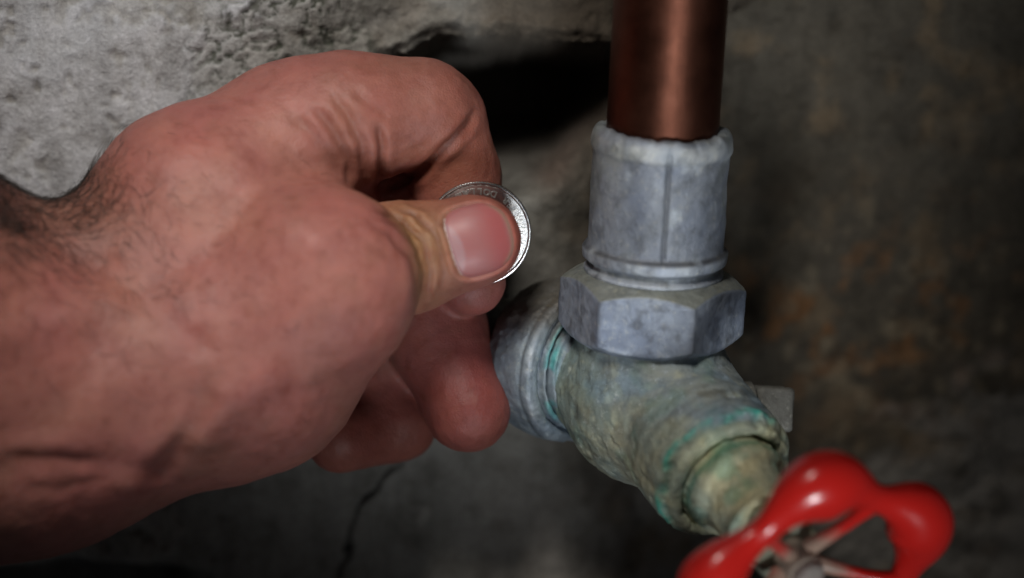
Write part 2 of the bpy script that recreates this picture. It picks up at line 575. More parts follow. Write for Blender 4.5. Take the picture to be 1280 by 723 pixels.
    blend(st * 0.2, [0.36, 0.345, 0.33])
    st = sst(0.2, 0.5, fbm(S * 0.9 + 57, 1.6, 3)) * sst(0, .4, fbm(P0 + 9, 20, 2)) * pale
    blend(st * 0.6, [0.25, 0.24, 0.22])
    spot = np.exp(-((px - 2) / 9) ** 2 - ((py - 157) / 9) ** 2)
    blend(spot, [0.05, 0.03, 0.02])
    hole_shade = hole
    blend(hole_shade * 0.8, [0.05, 0.045, 0.04])  # dark of the bottom hole painted in as shade
    tealr = sst(0.25, 0.6, fbm(P0 + 66, 18, 4)) * pale
    blend(tealr * 0.35, [0.30, 0.33, 0.36])
    V = np.stack([X, Y, Z], 1)
    h, wd = sh
    i = np.repeat(np.arange(h - 1), wd - 1); j = np.tile(np.arange(wd - 1), h - 1)
    F = np.stack([i * wd + j, i * wd + j + 1, (i + 1) * wd + j + 1, (i + 1) * wd + j], 1)
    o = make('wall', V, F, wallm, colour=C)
    o['kind'] = 'structure'


build_wall()

# ------------------------------------------------------------------ copper pipe and stop valve
A0 = unp(813, 400, -5)
U = unit((0.047, 0.961, 0.2756))


def white(V): return np.ones((len(V), 3))


def build_pipe():
    end = A0 + 44 * U
    V, F, T, A = lathe(end, U, [(-5, 12.7), (120, 12.7)], segs=128, step=1.5, noise=0.04, fine=0.0)
    V2, F2, _, _ = lathe(end, U, [(120, 12.7), (120, 11.6), (60, 11.6)], segs=128, step=3, noise=0, fine=0)
    o = make('copper_pipe', np.concatenate([V, V2]), np.concatenate([F, F2 + len(V)]), copper, origin=end)
    o['label'] = 'brown copper pipe rising out of the grey collar of the stop valve'
    o['category'] = 'pipe'


build_pipe()

valve = thing('stop_valve', 'corroded grey and green stop valve with hex nut and red lobed handwheel', 'valve', A0 - 40 * U)


def tint(V, base=(1, 1, 1), n=0.18, sc_=9):
    f = fbm(V + 15, sc_, 4)[:, None]
    return np.asarray(base) * (1 + n * f)


def tmix(C, m, c):
    return C * (1 - m[:, None]) + np.asarray(c) * m[:, None]


VERD = (0.35, 1.15, 0.95)
TAN = (1.25, 1.12, 0.85)


def build_collar():
    def fn(T, R, A):
        a = (A + math.pi) % (2 * math.pi) - math.pi
        seam = np.exp(-((a - 0.07) / 0.035) ** 2) * sst(17, 19, T) * (1 - sst(41.5, 43, T))
        R = R - 0.55 * seam
        q = np.stack([np.cos(A) * 14, np.sin(A) * 14, 0 * A], 1)
        T = T + sst(41.5, 44, T) * (1.0 + 0.7 * fbm(q, 8, 2) + 0.6 * fbm(q, 1.8, 4))
        R = R + 0.5 * fbm(np.stack([np.cos(A) * 14, np.sin(A) * 14, T], 1), 10, 3) * sst(9, 13, T) * (1 - sst(42, 44, T))
        return T, R
    V, F, T, A = lathe(A0, U, [(6, 11), (7, 16.4), (8.6, 15.9), (9.2, 14.6), (10.6, 14.9), (11.2, 16.0), (12.4, 16.2), (12.9, 15.0), (14.2, 15.2), (14.8, 16.6),
                               (17.2, 16.7), (18.0, 15.6), (39.8, 15.35), (40.6, 15.9), (43.2, 15.7), (44.2, 14.4), (44.0, 12.72), (40, 12.6)],
                       segs=256, step=0.45, noise=0.3, nscale=8, fine=0.08, fn=fn)
    C = tint(V)
    a = (A + math.pi) % (2 * math.pi) - math.pi
    C = tmix(C, 0.8 * sst(39.5, 41, T) * (1 - sst(43.4, 44.2, T)) * sst(-0.3, 0.3, fbm(V, 6, 3)), (2.6, 2.45, 2.1))  # chalky lip, with the light it reflects painted in
    C = tmix(C, 0.8 * sst(14.3, 15, T) * (1 - sst(16.5, 17.5, T)) * sst(-.3, .2, fbm(V + 3, 8, 3)), (2.3, 2.3, 2.2))  # pale ring band: chalk plus a painted highlight
    C = tmix(C, 0.7 * sst(10.8, 11.4, T) * (1 - sst(12.4, 13, T)), (1.9, 1.9, 1.85))  # painted highlight on the lower ring
    C = tmix(C, 0.8 * np.exp(-((T - 17.6) / 0.5) ** 2), (0.3, 0.28, 0.26))
    C = tmix(C, 0.7 * np.exp(-((T - 13.5) / 0.6) ** 2), (0.5, 0.5, 0.4))
    C = tmix(C, 0.6 * np.exp(-((T - 9.5) / 0.8) ** 2), (0.6, 0.65, 0.5))
    C = tmix(C, 0.65 * np.exp(-((a - 0.07) / 0.035) ** 2) * sst(17, 19, T), (0.3, 0.3, 0.3))
    C = tmix(C, 0.55 * sst(0.1, 0.45, fbm(V + 64, 5, 5)), (2.0, 2.0, 1.9))
    C = tmix(C, 0.5 * sst(0.1, 0.4, fbm(V + 164, 3, 4)), (0.6, 0.6, 0.58))
    C = tmix(C, 0.5 * sst(0.05, 0.5, fbm(V + 44, 9, 3)) * sst(17.5, 19, T), (1.0, 1.0, 0.8))
    make('collar', V, F, zinc, valve, C)


build_collar()


def build_nut():
    u, v_, w = frame(U)           # u faces out of the wall, v_ = w x u (to the right)
    ph = math.radians(24)

    def f(P):
        Q = P - A0
        s = Q @ U - 3.4
        x = Q @ u; y = Q @ v_
        r = np.hypot(x, y)
        a = np.arctan2(y, x) - ph - math.pi / 6
        aa = (a + math.pi / 6) % (math.pi / 3) - math.pi / 6
        hexd = r * np.cos(aa) - 18.6
        cap = np.abs(s) + np.clip(r - 16.6, 0, None) * 0.62 - 8.2
        d = smax(hexd, cap * 0.85, 0.3)
        return d
    lo = A0 - np.array([25, 15, 26]); hi = A0 + np.array([25, 18, 26])
    V, F = surface_nets(f, lo, hi, 0.36, 1)
    N = normals(V, F)
    V = V + N * (0.22 * fbm(V, 8, 3) + 0.16 * fbm(V, 1.8, 4))[:, None]
    Q = V - A0; s = Q @ U - 3.4
    C = tint(V, (1.15, 1.2, 1.28), 0.25)
    C = tmix(C, 0.55 * sst(0.05, 0.4, fbm(V + 64, 4, 5)), (1.7, 1.75, 1.8))
    C = tmix(C, 0.6 * sst(0.1, 0.4, fbm(V + 164, 3, 4)), (0.55, 0.55, 0.56))
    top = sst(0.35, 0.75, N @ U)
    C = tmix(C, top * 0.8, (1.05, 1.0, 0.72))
    a = np.arctan2(Q @ v_, Q @ u) - ph
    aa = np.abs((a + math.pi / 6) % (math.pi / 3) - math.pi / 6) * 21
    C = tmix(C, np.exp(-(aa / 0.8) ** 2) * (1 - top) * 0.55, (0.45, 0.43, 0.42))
    C = tmix(C, sst(4.5, 6.5, -s) * (1 - sst(0.75, .95, -(N @ U))) * sst(-.2, .3, fbm(V, 6, 3)) * 0.9, (2.3, 2.35, 2.4))  # highlight along the bottom chamfer painted in
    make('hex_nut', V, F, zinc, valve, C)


build_nut()

WC = unp(1018, 729, 44)
WN = unit((0.41, -0.515, 0.752))
OUT = unit((-0.75, 0.20, -0.63))
B1 = A0 - 17 * U


def build_body():
    def f(P):
        u, v_, w = frame(U)
        Q = P - A0
        s = Q @ U
        r = np.linalg.norm(Q - s[:, None] * U, axis=1)
        neck = np.maximum(r - (17.0 + 0.5 * np.cos(s * 0.35)), np.abs(s + 13) - 10.5)
        Qb = P - WC; t = Qb @ WN
        rb = np.linalg.norm(Qb - t[:, None] * WN, axis=1)
        bon = smax(rb - 16.9, np.abs(t + 58) - 18.5, 2.0)
        step = smax(rb - 15.0, np.abs(t + 44) - 7.0, 1.2)
        bulb = np.linalg.norm(P - (A0 - 21 * U + np.array([0, 0, -1])), axis=1) - 18.3
        Qo = P - B1; to = Qo @ OUT
        ro = np.linalg.norm(Qo - to[:, None] * OUT, axis=1)
        arm = np.maximum(ro - 12.2, np.abs(to - 11) - 13)
        d = smin(smin(neck, bulb, 5), bon, 5)
        d = smin(d, step, 1.0)
        d = smin(d, arm, 5)
        # a bore in the end of the bonnet
        bore = smax(rb - 12.2, -(t + 42), 0.6)
        return smax(d, -bore, 0.8)
    V, F = surface_nets(f, (-6, -66, -46), (66, 4, 30), 0.6, 2)
    N = normals(V, F)
    V = V + N * (0.5 * fbm(V, 9, 3) + 0.3 * fbm(V, 2.6, 4) - 0.35 * sst(.1, .3, fbm(V + 133, 3, 3)))[:, None]
    Qb = V - WC; t = Qb @ WN
    rb = np.linalg.norm(Qb - t[:, None] * WN, axis=1)
    s = (V - A0) @ U
    C = tint(V, (1.0, 0.98, 0.95), 0.25)
    blue = sst(-17, -11, s + 3 * fbm(V, 5, 3))
    C = tmix(C, blue * 0.8, (1.15, 1.3, 1.65))
    left = sst(0, 1, (25 - V[:, 0]) / 10 + 0.6 * fbm(V, 6, 3))
    C = tmix(C, left * 0.65, (0.65, 0.82, 0.85))
    ringm = np.exp(-((t + 40.6 + 1.2 * fbm(V + 60, 6, 2)) / 1.1) ** 2) * sst(-0.35, 0.2, fbm(V + 9, 5, 3))
    C = tmix(C, sst(-66, -40, t + 3 * fbm(V, 6, 3)) * (1 - blue) * 0.7, (1.45, 1.42, 1.2))
    C = tmix(C, sst(-39.5, -38.3, t) * 0.8, (1.9, 1.9, 1.6))
    C = tmix(C, ringm * 0.9, (0.25, 1.7, 1.45))
    C = tmix(C, sst(0.22, 0.5, fbm(V + 33, 5, 4)) * 0.5, (0.45, 0.42, 0.38))
    C = tmix(C, sst(0.2, 0.45, fbm(V + 133, 4, 4)) * 0.5, (1.9, 1.9, 1.75))
    lines = 0.5 + 0.5 * np.sin(t * 1.9 + 1.5 * fbm(V, 8, 2))
    lowm = sst(-62, -52, t) * (1 - sst(-44, -42, t))
    C = C * (1 - 0.22 * (lines * lowm)[:, None])
    C = tmix(C, sst(0.2, 0.55, fbm(V + 90, 7, 4)) * 0.35, (0.55, 0.95, 0.85))
    C = C * np.array([1.35, 1.42, 1.45])
    make('valve_body', V, F, brass, valve, C)


build_body()


def build_turned():
    # outlet socket that disappears in the wall
    V, F, T, A = lathe(B1 + np.array([-1.0, 1.9, 0]), OUT, [(14, 11.4), (15.6, 12.6), (15.0, 13.2), (17.6, 13.6), (18.6, 13.2), (16.8, 14.2), (16.4, 15.0), (18.8, 15.2), (19.4, 15.5), (17.6, 16.4), (17.8, 17.4), (18.6, 17.9), (18.2, 18.4), (20.0, 19.0), (20.6, 18.6), (21.2, 19.2),
                                 (24, 19.3), (29, 18.8), (33.0, 16.8), (35.5, 12.5), (36.5, 10.8), (90, 10.8)],
                       segs=200, step=0.5, noise=0.9, nscale=9, fine=0.3)
    C = tint(V, (1.0, 1.08, 1.05), 0.4)
    C = tmix(C, sst(0.1, 0.4, fbm(V + 70, 5, 4)) * 0.6, (0.75, 0.8, 0.75))
    C = tmix(C, (np.exp(-((T - 17.3) / 0.25) ** 2) + np.exp(-((T - 20.6) / 0.3) ** 2)).clip(0, 1) * 0.7, (0.25, 0.27, 0.27))
    C = tmix(C, np.exp(-((np.abs(T - 18.9)) / 0.5) ** 2) * sst(-.3, .3, fbm(V + 2, 5, 3)) * 0.7, (2.3, 2.3, 2.2))
    C = tmix(C, np.exp(-((T - 16.2) / 0.9) ** 2) * sst(-.3, .2, fbm(V, 4, 3)) * 0.9, (0.35, 1.5, 1.3))
    up = sst(-14, -4, V[:, 1] + 3 * fbm(V, 5, 3))
    C = tmix(C, up * 0.8, (0.55, 0.42, 0.26))
    make('outlet_socket', V, F, zinc, valve, C)
    # gland and packing nut on the bonnet
    V, F, T, A = lathe(WC, WN, [(-46, 11.9), (-38, 12.0), (-36.5, 11.6), (-34.5, 11.9), (-32.5, 11.5), (-31, 9.7), (-29, 9.3), (-22, 9.1), (-21, 9.8), (-19.5, 10.4), (-19, 7)],
                       segs=160, step=0.5, noise=0.9, nscale=6, fine=0.35)
    C = tint(V, (2.3, 2.25, 1.85), 0.4)
    C = tmix(C, sst(0.0, 0.45, fbm(V + 4, 5, 4)) * 0.6, (0.8, 1.55, 1.35))
    C = tmix(C, np.exp(-((T + 35.5) / 1.4) ** 2) * 0.7, VERD)
    make('gland', V, F, brass, valve, C)
    V, F, T, A = lathe(WC, WN, [(-20, 6.5), (-19, 8.6), (-13, 8.4), (-11.5, 7.6), (-11, 4)],
                       segs=6 * 16, step=0.5, noise=0.2, nscale=5, fine=0.1, fn=lambda T, R, A: (T, R * (0.93 + 0.07 * np.cos(6 * A))))
    make('packing_nut', V, F, brass, valve, tint(V, (1.0, 1.05, 0.95)))
    V, F, T, A = lathe(WC, WN, [(-18, 3.9), (-1.5, 3.6), (-0.8, 2.8), (-0.7, 0.01)], segs=48, step=0.6, noise=0.08, fine=0.05)
    make('stem', V, F, hubm, valve, tint(V, (1, 1, 1)))
    # drain plug on the far side
    c = unp(962, 511, -16)
    ax = unit((-1, 0.05, 0.25))
    e1, e2, e3 = frame(ax, (0.05, 1, 0.0))

    def f(P):
        Q = P - c
        x, y, z = Q @ e3, Q @ e1, Q @ e2
        q = np.abs(np.stack([x, y, z], 1)) - np.array([3.6, 4.3, 4.0])
        box = np.linalg.norm(np.maximum(q, 0), axis=1) + np.minimum(q.max(1), 0) - 0.9
        cy = np.maximum(np.hypot(y, z) - 6.2, np.abs(x - 10) - 5.0)
        return smin(box, cy, 0.6)
    V, F = surface_nets(f, c - 22, c + 20, 0.45, 1)
    N = normals(V, F)
    V = V + N * (0.2 * fbm(V, 4, 3) + 0.1 * fbm(V, 1.2, 2))[:, None]
    make('drain_plug', V, F, steelm, valve, tint(V, (1.25, 1.25, 1.2)))


build_turned()


def build_wheel():
    w = WN
    e1 = unit(np.cross([0, 1, 0], w)); e2 = np.cross(w, e1)
    ph = math.radians(34)
    m, segs = 300, 40
    th = np.arange(m) / m * 2 * math.pi
    l = (np.cos(5 * (th - ph)) + 1) / 2
    Rc = 23.0 + 3.2 * l
    rt = 3.1 + 4.3 * l ** 1.2
    ctr = WC + (Rc * np.cos(th))[:, None] * e1 + (Rc * np.sin(th))[:, None] * e2
    T = np.roll(ctr, -1, 0) - np.roll(ctr, 1, 0); T /= np.linalg.norm(T, axis=1, keepdims=True)
    S = np.cross(T, w)
    a = np.arange(segs) / segs * 2 * math.pi
    V = ctr[:, None] + rt[:, None, None] * (np.cos(a)[None, :, None] * S[:, None] + 0.93 * np.sin(a)[None, :, None] * w)
    V = V.reshape(-1, 3)
    i = np.repeat(np.arange(m), segs); j = np.tile(np.arange(segs), m); i2 = (i + 1) % m; j2 = (j + 1) % segs
    F = np.stack([i * segs + j, i * segs + j2, i2 * segs + j2, i2 * segs + j], 1)
    N = normals(V, F)
    if ((V - np.repeat(ctr, segs, 0)) * N).sum() < 0: F = F[:, ::-1]; N = -N
    V = V + N * (0.22 * fbm(V, 8, 2))[:, None]
    rim = make('handwheel', V, F, redm, valve, white(V))
    V, F, T_, A_ = lathe(WC, WN, [(-11, 3.0), (-11, 4.0), (-7, 4.4), (-4, 4.2), (-3, 3.8), (-3, 2.8)], segs=64, step=0.5, noise=0.2, nscale=4)
    make('hub', V, F, hubm, rim, tint(V, (1.1, 1.0, 0.9)))
    for k_ in range(5):
        a = ph + math.radians(36 + 72 * k_)
        d = math.cos(a) * e1 + math.sin(a) * e2
        t = np.linspace(0, 1, 16)
        P = WC + (4.5 + (21.0 - 4.5) * t)[:, None] * d - (6.8 * (1 - t) ** 1.3 + 0.3)[:, None] * w
        V, F = tube(P, 1.15 + 0.9 * (1 - t) ** 2 + 1.2 * t ** 4, 18)
        worn = 1 - sst(6, 12, np.linalg.norm(V - WC, axis=1) - 1.5 + 2.0 * fbm(V, 3, 3))
        C = tmix(white(V), worn * 0.85, (0.6, 20, 21))
        make('spoke', V, F, redm, rim, C)


build_wheel()

# ------------------------------------------------------------------ coin
CN = unit((0.06, -0.22, 1.0))          # which way the coin faces
CC = unp(598, 292, -0.9)
cu, cv, cw = frame(CN, (1, 0, 0))     # cu right, cv up
coin = thing('quarter_coin', 'shiny silver quarter coin pinched between the thumb and the curled index finger', 'coin', CC)


def build_coin():
    prof = [(-0.875, 0.01), (-0.70, 10.9), (-0.70, 11.25), (-0.875, 11.4), (-0.875, 11.95), (-0.75, 12.13), (0.70, 12.13), (0.84, 12.06), (0.93, 11.93), (0.96, 11.78), (0.96, 11.62), (0.92, 11.45), (0.82, 11.32), (0.70, 11.2), (0.68, 10.6), (0.74, 0.01)]
    segs = 480
    a = np.arange(segs) / segs * 2 * math.pi
    pr = np.array(prof)
    T = np.repeat(pr[:, 0], segs); R = np.repeat(pr[:, 1], segs); A = np.tile(a, len(pr))
    reed = (R > 12.0)
    R = R - reed * 0.09 * (np.arange(len(R)) % 4 < 2)
    V = CC + T[:, None] * cw + (R * np.cos(A))[:, None] * cu + (R * np.sin(A))[:, None] * cv
    i = np.repeat(np.arange(len(pr) - 1), segs); j = np.tile(np.arange(segs), len(pr) - 1); j2 = (j + 1) % segs
    F = np.stack([i * segs + j, i * segs + j2, (i + 1) * segs + j2, (i + 1) * segs + j], 1)
    V = V + cw * (0.012 * fbm(V, 2.0, 3) - 0.0018 * R * R * (T > 0))[:, None]
    make('blank', V, F, coinm, coin, None, smooth=False)

    # struck lettering, bent round the field
    def glyph(ch):
        cu_ = bpy.data.curves.new('glyph', 'FONT'); cu_.body = ch; cu_.size = 1.0; cu_.extrude = 0.0; cu_.align_x = 'CENTER'
        cu_.bevel_depth = 0.0; cu_.offset = 0.022; cu_.resolution_u = 3
        o = bpy.data.objects.new('glyph', cu_); col.objects.link(o)
        dg = bpy.context.evaluated_depsgraph_get()
        me = bpy.data.meshes.new_from_object(o.evaluated_get(dg))
        co = np.array([v_.co[:] for v_ in me.vertices]); fs = [list(p.vertices) for p in me.polygons]
        ed = {}
        for p in me.polygons:
            vs = list(p.vertices)
            for q in range(len(vs)):
                e_ = (vs[q], vs[(q + 1) % len(vs)])
                ed[e_] = ed.get(e_, 0) + 1
        bound = [e_ for e_ in ed if (e_[1], e_[0]) not in ed]
        bpy.data.objects.remove(o); bpy.data.curves.remove(cu_); bpy.data.meshes.remove(me)
        return co, fs, bound
    VV, FT, FQ = [], [], []
    base = 0

    def word(txt, ang0, step, rad, size, inward):
        nonlocal base
        for n_, ch in enumerate(txt):
            if ch == ' ': continue
            co, fs, bound = glyph(ch)
            x = co[:, 0] * size * 1.02; y = (co[:, 1] - 0.35) * size
            if inward:      # letter tops point to the middle, read anticlockwise
                an = math.radians(ang0 + step * n_); R_ = rad - y; th = an + x / rad
            else:           # tops point outward, read clockwise
                an = math.radians(ang0 - step * n_); R_ = rad + y; th = an - x / rad
            for lev in (0.60, 0.90):
                VV.append(CC + (lev - 0.0018 * R_ ** 2)[:, None] * cw + (R_ * np.cos(th))[:, None] * cu + (R_ * np.sin(th))[:, None] * cv)
            n = len(co)
            for f_ in fs:
                for q in range(1, len(f_) - 1): FT.append([base + n + f_[0], base + n + f_[q], base + n + f_[q + 1]])
            for e_ in bound: FQ.append([base + e_[0], base + e_[1], base + n + e_[1], base + n + e_[0]])
            base += 2 * n
    word('QUARTER DOLLAR', -5, 9.3, 9.75, 2.05, True)
    word('UNITED STATES OF AMERICA', -31, 9.6, 9.75, 2.05, False)
    V = np.concatenate(VV)
    make('lettering', V, [np.array(FT), np.array(FQ)], letm, coin, None, smooth=False)


build_coin()

# ------------------------------------------------------------------ the hand
def U_(px, py, z): return unp(px, py, z)


def hand_sdf(P):
    R = rcone
    # forearm, back of the hand, ball of the thumb
    palm = R(P, U_(392, 352, 13), U_(300, 435, 8), 20.0, 26)
    palm = smin(palm, R(P, U_(300, 435, 8), U_(40, 505, 12), 26, 32), 14)
    palm = smin(palm, R(P, U_(372, 174, -3), U_(250, 264, 2), 17.3, 23.6), 12)
    palm = smin(palm, R(P, U_(250, 264, 2), U_(118, 410, 8), 23.4, 22.0), 6)
    palm = smin(palm, R(P, U_(118, 410, 8), U_(-160, 405, 22), 22.0, 40.5), 12)
    palm = smin(palm, R(P, U_(-160, 405, 22), U_(-700, 395, 36), 40.5, 42), 8)
    palm = smin(palm, R(P, U_(40, 500, 10), U_(-200, 560, 22), 31, 34), 12)
    palm = smin(palm, R(P, U_(320, 270, -12), U_(250, 420, -12), 17, 21), 12)
    # thumb
    knuckle = ellips(P, U_(410, 354, 22.0), (19.6, 19.8, 15.5), math.radians(-60))
    palm = smin(palm, knuckle, 9)
    th = R(P, U_(430, 335, 6), U_(508, 323, 8.5), 14.0, 12.0, 0.92)
    th = smin(th, R(P, U_(508, 323, 8.5), U_(586, 303, 9.4), 11.8, 10.5, 0.82), 4)
    th = smin(th, R(P, U_(596, 301, 9.4), U_(602, 300, 9.8), 9.0, 8.6, 0.84), 3)
    d = smin(palm, th, 0.9)
    # index finger bent over behind the coin
    ix = R(P, U_(350, 170, -3), U_(430, 150, -2), 15.5, 13.8)
    ix = smin(ix, R(P, U_(430, 150, -2), U_(528, 141, -5), 13.6, 12.8), 8)
    ix2 = R(P, U_(548, 152, -9), U_(570, 225, -13), 11.5, 9.8)
    ix2 = smin(ix2, R(P, U_(570, 225, -13), U_(588, 352, -11), 9.8, 8.0, 0.9), 4)
    ix = smin(ix, ix2, 2.2)
    d = smin(d, ix, 5.0)
    # skin web between thumb and index finger
    web = R(P, U_(385, 235, -8), U_(440, 260, -12), 13, 7)
    d = smin(d, web, 6)
    # middle finger
    m = R(P, U_(330, 230, -14), U_(515, 250, -24), 14, 10.5)
    m = smin(m, R(P, U_(515, 250, -24), U_(548, 425, -22), 10.8, 11.4), 4)
    m = smin(m, R(P, U_(548, 425, -22), U_(585, 512, -16), 11.4, 9.8), 4)
    d = smin(d, m, 1.5)
    # ring finger
    r = R(P, U_(300, 320, -18), U_(445, 385, -32), 13, 10)
    r = smin(r, R(P, U_(445, 385, -32), U_(496, 525, -30), 9.8, 8.6), 4)
    r = smin(r, R(P, U_(496, 530, -30), U_(425, 548, -22), 8.6, 8.2), 4)
    d = smin(d, r, 1.5)
    # little finger, tucked behind
    s = R(P, U_(270, 390, -18), U_(390, 470, -31), 11, 8.5)
    s = smin(s, R(P, U_(390, 470, -31), U_(360, 540, -22), 8.5, 7.2), 4)
    d = smin(d, s, 1.5)
    return d


TA = math.radians(16.5)                                    # thumb axis in the frame
tu = np.array([math.cos(TA), math.sin(TA), 0]); tv = np.array([-math.sin(TA), math.cos(TA), 0])
NO = U_(602, 300, 0)                                       # middle of the nail
NL, NW = 7.15, 7.8                                          # half length, half width


def nail_w(u, v):
    return 17.7 + 8.9 * (np.sqrt(np.clip(1 - (v / 10.9) ** 2, 0.02, 1)) - 1) - 0.030 * (np.clip(u + 3, 0, None)) ** 2 - 0.03 * u


def nail_shape(u, v):
    """<1 inside the plate"""
    wid = NW * (1 - 0.05 * sst(-2, 8, u))
    base = -NL + 0.02 * v * v
    uu = np.where(u > 0, (u / (NL * 0.97)), (u / (NL - 0.3)))
    e = np.where(u > 0, 2.3, 4.5)
    return (np.abs(uu) ** e + np.abs(v / wid) ** np.where(u > 0, 2.6, 5.0)) ** (1 / e)


def build_hand():
    hand = thing('hand', 'bare left hand with a hairy wrist reaching in to pinch the coin beside the valve', 'hand', U_(60, 460, -20))
    V, F = surface_nets(hand_sdf, (-215, -82, -46), (8, 62, 84), 0.62, 3)
    N = normals(V, F)
    px, py = proj(V)
    front = sst(-0.1, 0.3, N[:, 2])
    Z = V[:, 2]
    # crop what lies far outside on the left: keep, it is the forearm
    disp = np.zeros(len(V))
    dark = np.zeros(len(V))

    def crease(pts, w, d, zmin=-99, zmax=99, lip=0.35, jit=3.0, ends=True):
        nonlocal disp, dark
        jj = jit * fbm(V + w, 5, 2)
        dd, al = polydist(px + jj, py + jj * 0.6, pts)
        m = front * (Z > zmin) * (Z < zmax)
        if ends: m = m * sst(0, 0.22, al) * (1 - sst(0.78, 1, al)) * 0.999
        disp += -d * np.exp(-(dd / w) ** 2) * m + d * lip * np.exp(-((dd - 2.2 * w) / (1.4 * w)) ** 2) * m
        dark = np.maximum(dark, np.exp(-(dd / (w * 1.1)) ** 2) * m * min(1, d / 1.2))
    Zf = -14
    crease([(600, 128), (585, 155), (562, 182), (530, 212), (495, 232), (470, 243)], 5, 1.2, Zf, 12)
    crease([(470, 150), (478, 185), (477, 215), (468, 245)], 5, 1.1, Zf, 14)
    crease([(405, 105), (432, 140), (452, 180), (455, 225), (447, 250)], 6, 0.7, Zf, 20)
    crease([(388, 130), (415, 160), (436, 200), (440, 245)], 6.5, 0.85, Zf, 22)
    crease([(360, 140), (390, 165), (415, 195), (428, 225)], 7, 0.5, Zf, 26)
    crease([(440, 110), (462, 130), (492, 150)], 6, 0.4, Zf, 14)
    # thumb joint
    crease([(462, 262), (500, 274), (528, 300), (540, 340), (532, 395)], 4.5, 1.3, 0, 40)
    crease([(480, 256), (518, 268), (546, 296), (555, 335), (548, 385)], 4.2, 1.15, 0, 40)
    crease([(500, 250), (534, 262), (560, 292)], 4, 0.7, 0, 40)
    crease([(450, 275), (488, 292), (514, 322), (522, 352), (516, 396)], 5, 0.7, 0, 60)
    crease([(455, 268), (495, 283), (521, 310), (531, 342), (526, 390)], 4, 0.7, 0, 60)
    crease([(512, 248), (548, 262), (566, 285), (571, 322), (566, 365)], 3.5, 0.35, 0, 40)
    crease([(488, 262), (524, 282), (543, 310), (549, 345), (541, 392)], 3, 0.4, 0, 60)
    crease([(548, 372), (575, 362), (598, 352)], 4, 0.3, 0, 40)
    # tendons and hollows on the ball of the thumb
    def ridge(pts, w, d):
        nonlocal disp
        dd, al = polydist(px, py, pts)
        disp += d * np.exp(-(dd / w) ** 2) * front * (Z > 0)
    ridge([(335, 470), (290, 500), (250, 545)], 26, 1.5)
    ridge([(225, 525), (185, 565), (165, 600)], 22, 1.4)
    ridge([(255, 500), (225, 550), (205, 590)], 14, -0.8)
    ridge([(120, 440), (60, 530), (0, 560)], 30, -0.7)
    ridge([(0, 425), (70, 400), (130, 380)], 30, 1.2)
    ridge([(110, 330), (60, 300), (20, 260)], 24, -1.8)
    ridge([(300, 225), (360, 280), (385, 300)], 30, 1.2)
    ridge([(130, 330), (210, 400), (250, 430)], 18, -0.9)
    ridge([(0, 590), (110, 578), (200, 590)], 18, -0.8)
    ridge([(0, 560), (60, 556), (120, 560)], 14, 0.4)
    crease([(0, 572), (60, 574), (130, 582)], 7, 0.4, 0, 80)
    crease([(20, 615), (80, 610), (140, 600)], 7, 0.35, 0, 80)
    disp += 0.55 * fbm(V, 16, 3) + 0.22 * fbm(V + 40, 5, 3) + 0.10 * fbm(V + 80, 1.8, 3)
    near_tip = 1 - sst(14, 17, np.linalg.norm(V - U_(606, 299, 12), axis=1))
    disp *= 1 - 0.75 * near_tip
    V = V + N * disp[:, None]
    # nail bed and folds
    Q = V - NO
    u_, v_ = Q @ tu, Q @ tv
    sh = nail_shape(u_, v_)
    onf = (N[:, 2] > 0.05) & (V[:, 2] > 3) & (np.abs(u_) < 13) & (np.abs(v_) < 12)
    w_ = nail_w(u_, v_)
    k_in = (1 - sst(1.0, 1.12, sh)) * onf
    V[:, 2] = V[:, 2] * (1 - k_in) + (w_ - 0.45) * k_in
    fold = np.exp(-((sh - 1.16) / 0.11) ** 2) * onf * (1 - sst(3.5, 6.5, u_) * 0.8)
    V[:, 2] += 0.75 * fold
    front_lip = np.exp(-((sh - 1.12) / 0.1) ** 2) * onf * sst(3.5, 6.5, u_)
    V[:, 2] += 0.25 * front_lip
    # skin colour, with shade on the lower and index fingers painted in
    C = np.tile(np.array([0.47, 0.205, 0.165]), (len(V), 1))
    def tintm(m, c): C[:] = C * (1 - m[:, None]) + np.asarray(c) * m[:, None]
    f1 = fbm(V + 11, 14, 4); f2 = fbm(V + 71, 6, 4)
    tintm(sst(0.0, 0.5, f1) * 0.4, (0.52, 0.28, 0.20))
    tintm(sst(0.0, 0.4, -f1) * 0.5, (0.45, 0.165, 0.145))
    tintm(sst(0.1, 0.5, f2) * 0.35, (0.33, 0.16, 0.11))
    def g(cx, cy, sx, sy, z0=-99): return np.exp(-((px - cx) / sx) ** 2 - ((py - cy) / sy) ** 2) * (V[:, 2] > z0)
    tintm(g(508, 310, 56, 78, 3) * (1 - sst(21, 29, V[:, 2])) * 0.85, (0.47, 0.33, 0.13))          # yellowish stretched joint skin
    tintm(g(400, 330, 90, 90, 4) * 0.35, (0.56, 0.24, 0.19))
    tintm(g(640, 300, 26, 60, 0) * 0.6, (0.50, 0.15, 0.10))
    tintm(g(570, 245, 60, 16, 0) * 0.4, (0.48, 0.17, 0.11))
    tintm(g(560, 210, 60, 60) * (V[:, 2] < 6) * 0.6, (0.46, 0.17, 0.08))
    tintm(g(585, 490, 70, 100) * (V[:, 2] < 6) * 0.9, (0.29, 0.070, 0.062))  # shade on the middle fingertip painted into the skin colour
    tintm(g(450, 550, 90, 50) * (V[:, 2] < 0) * 0.9, (0.26, 0.070, 0.045))  # same painted shade on the ring finger
    tintm(g(430, 155, 26, 60) * 0.3, (0.36, 0.24, 0.13))
    tintm(g(90, 270, 110, 60) * 0.5, (0.28, 0.17, 0.10))              # tanned, hairy wrist
    tintm(dark * 0.55, (0.22, 0.08, 0.05))  # colour darker along the creases
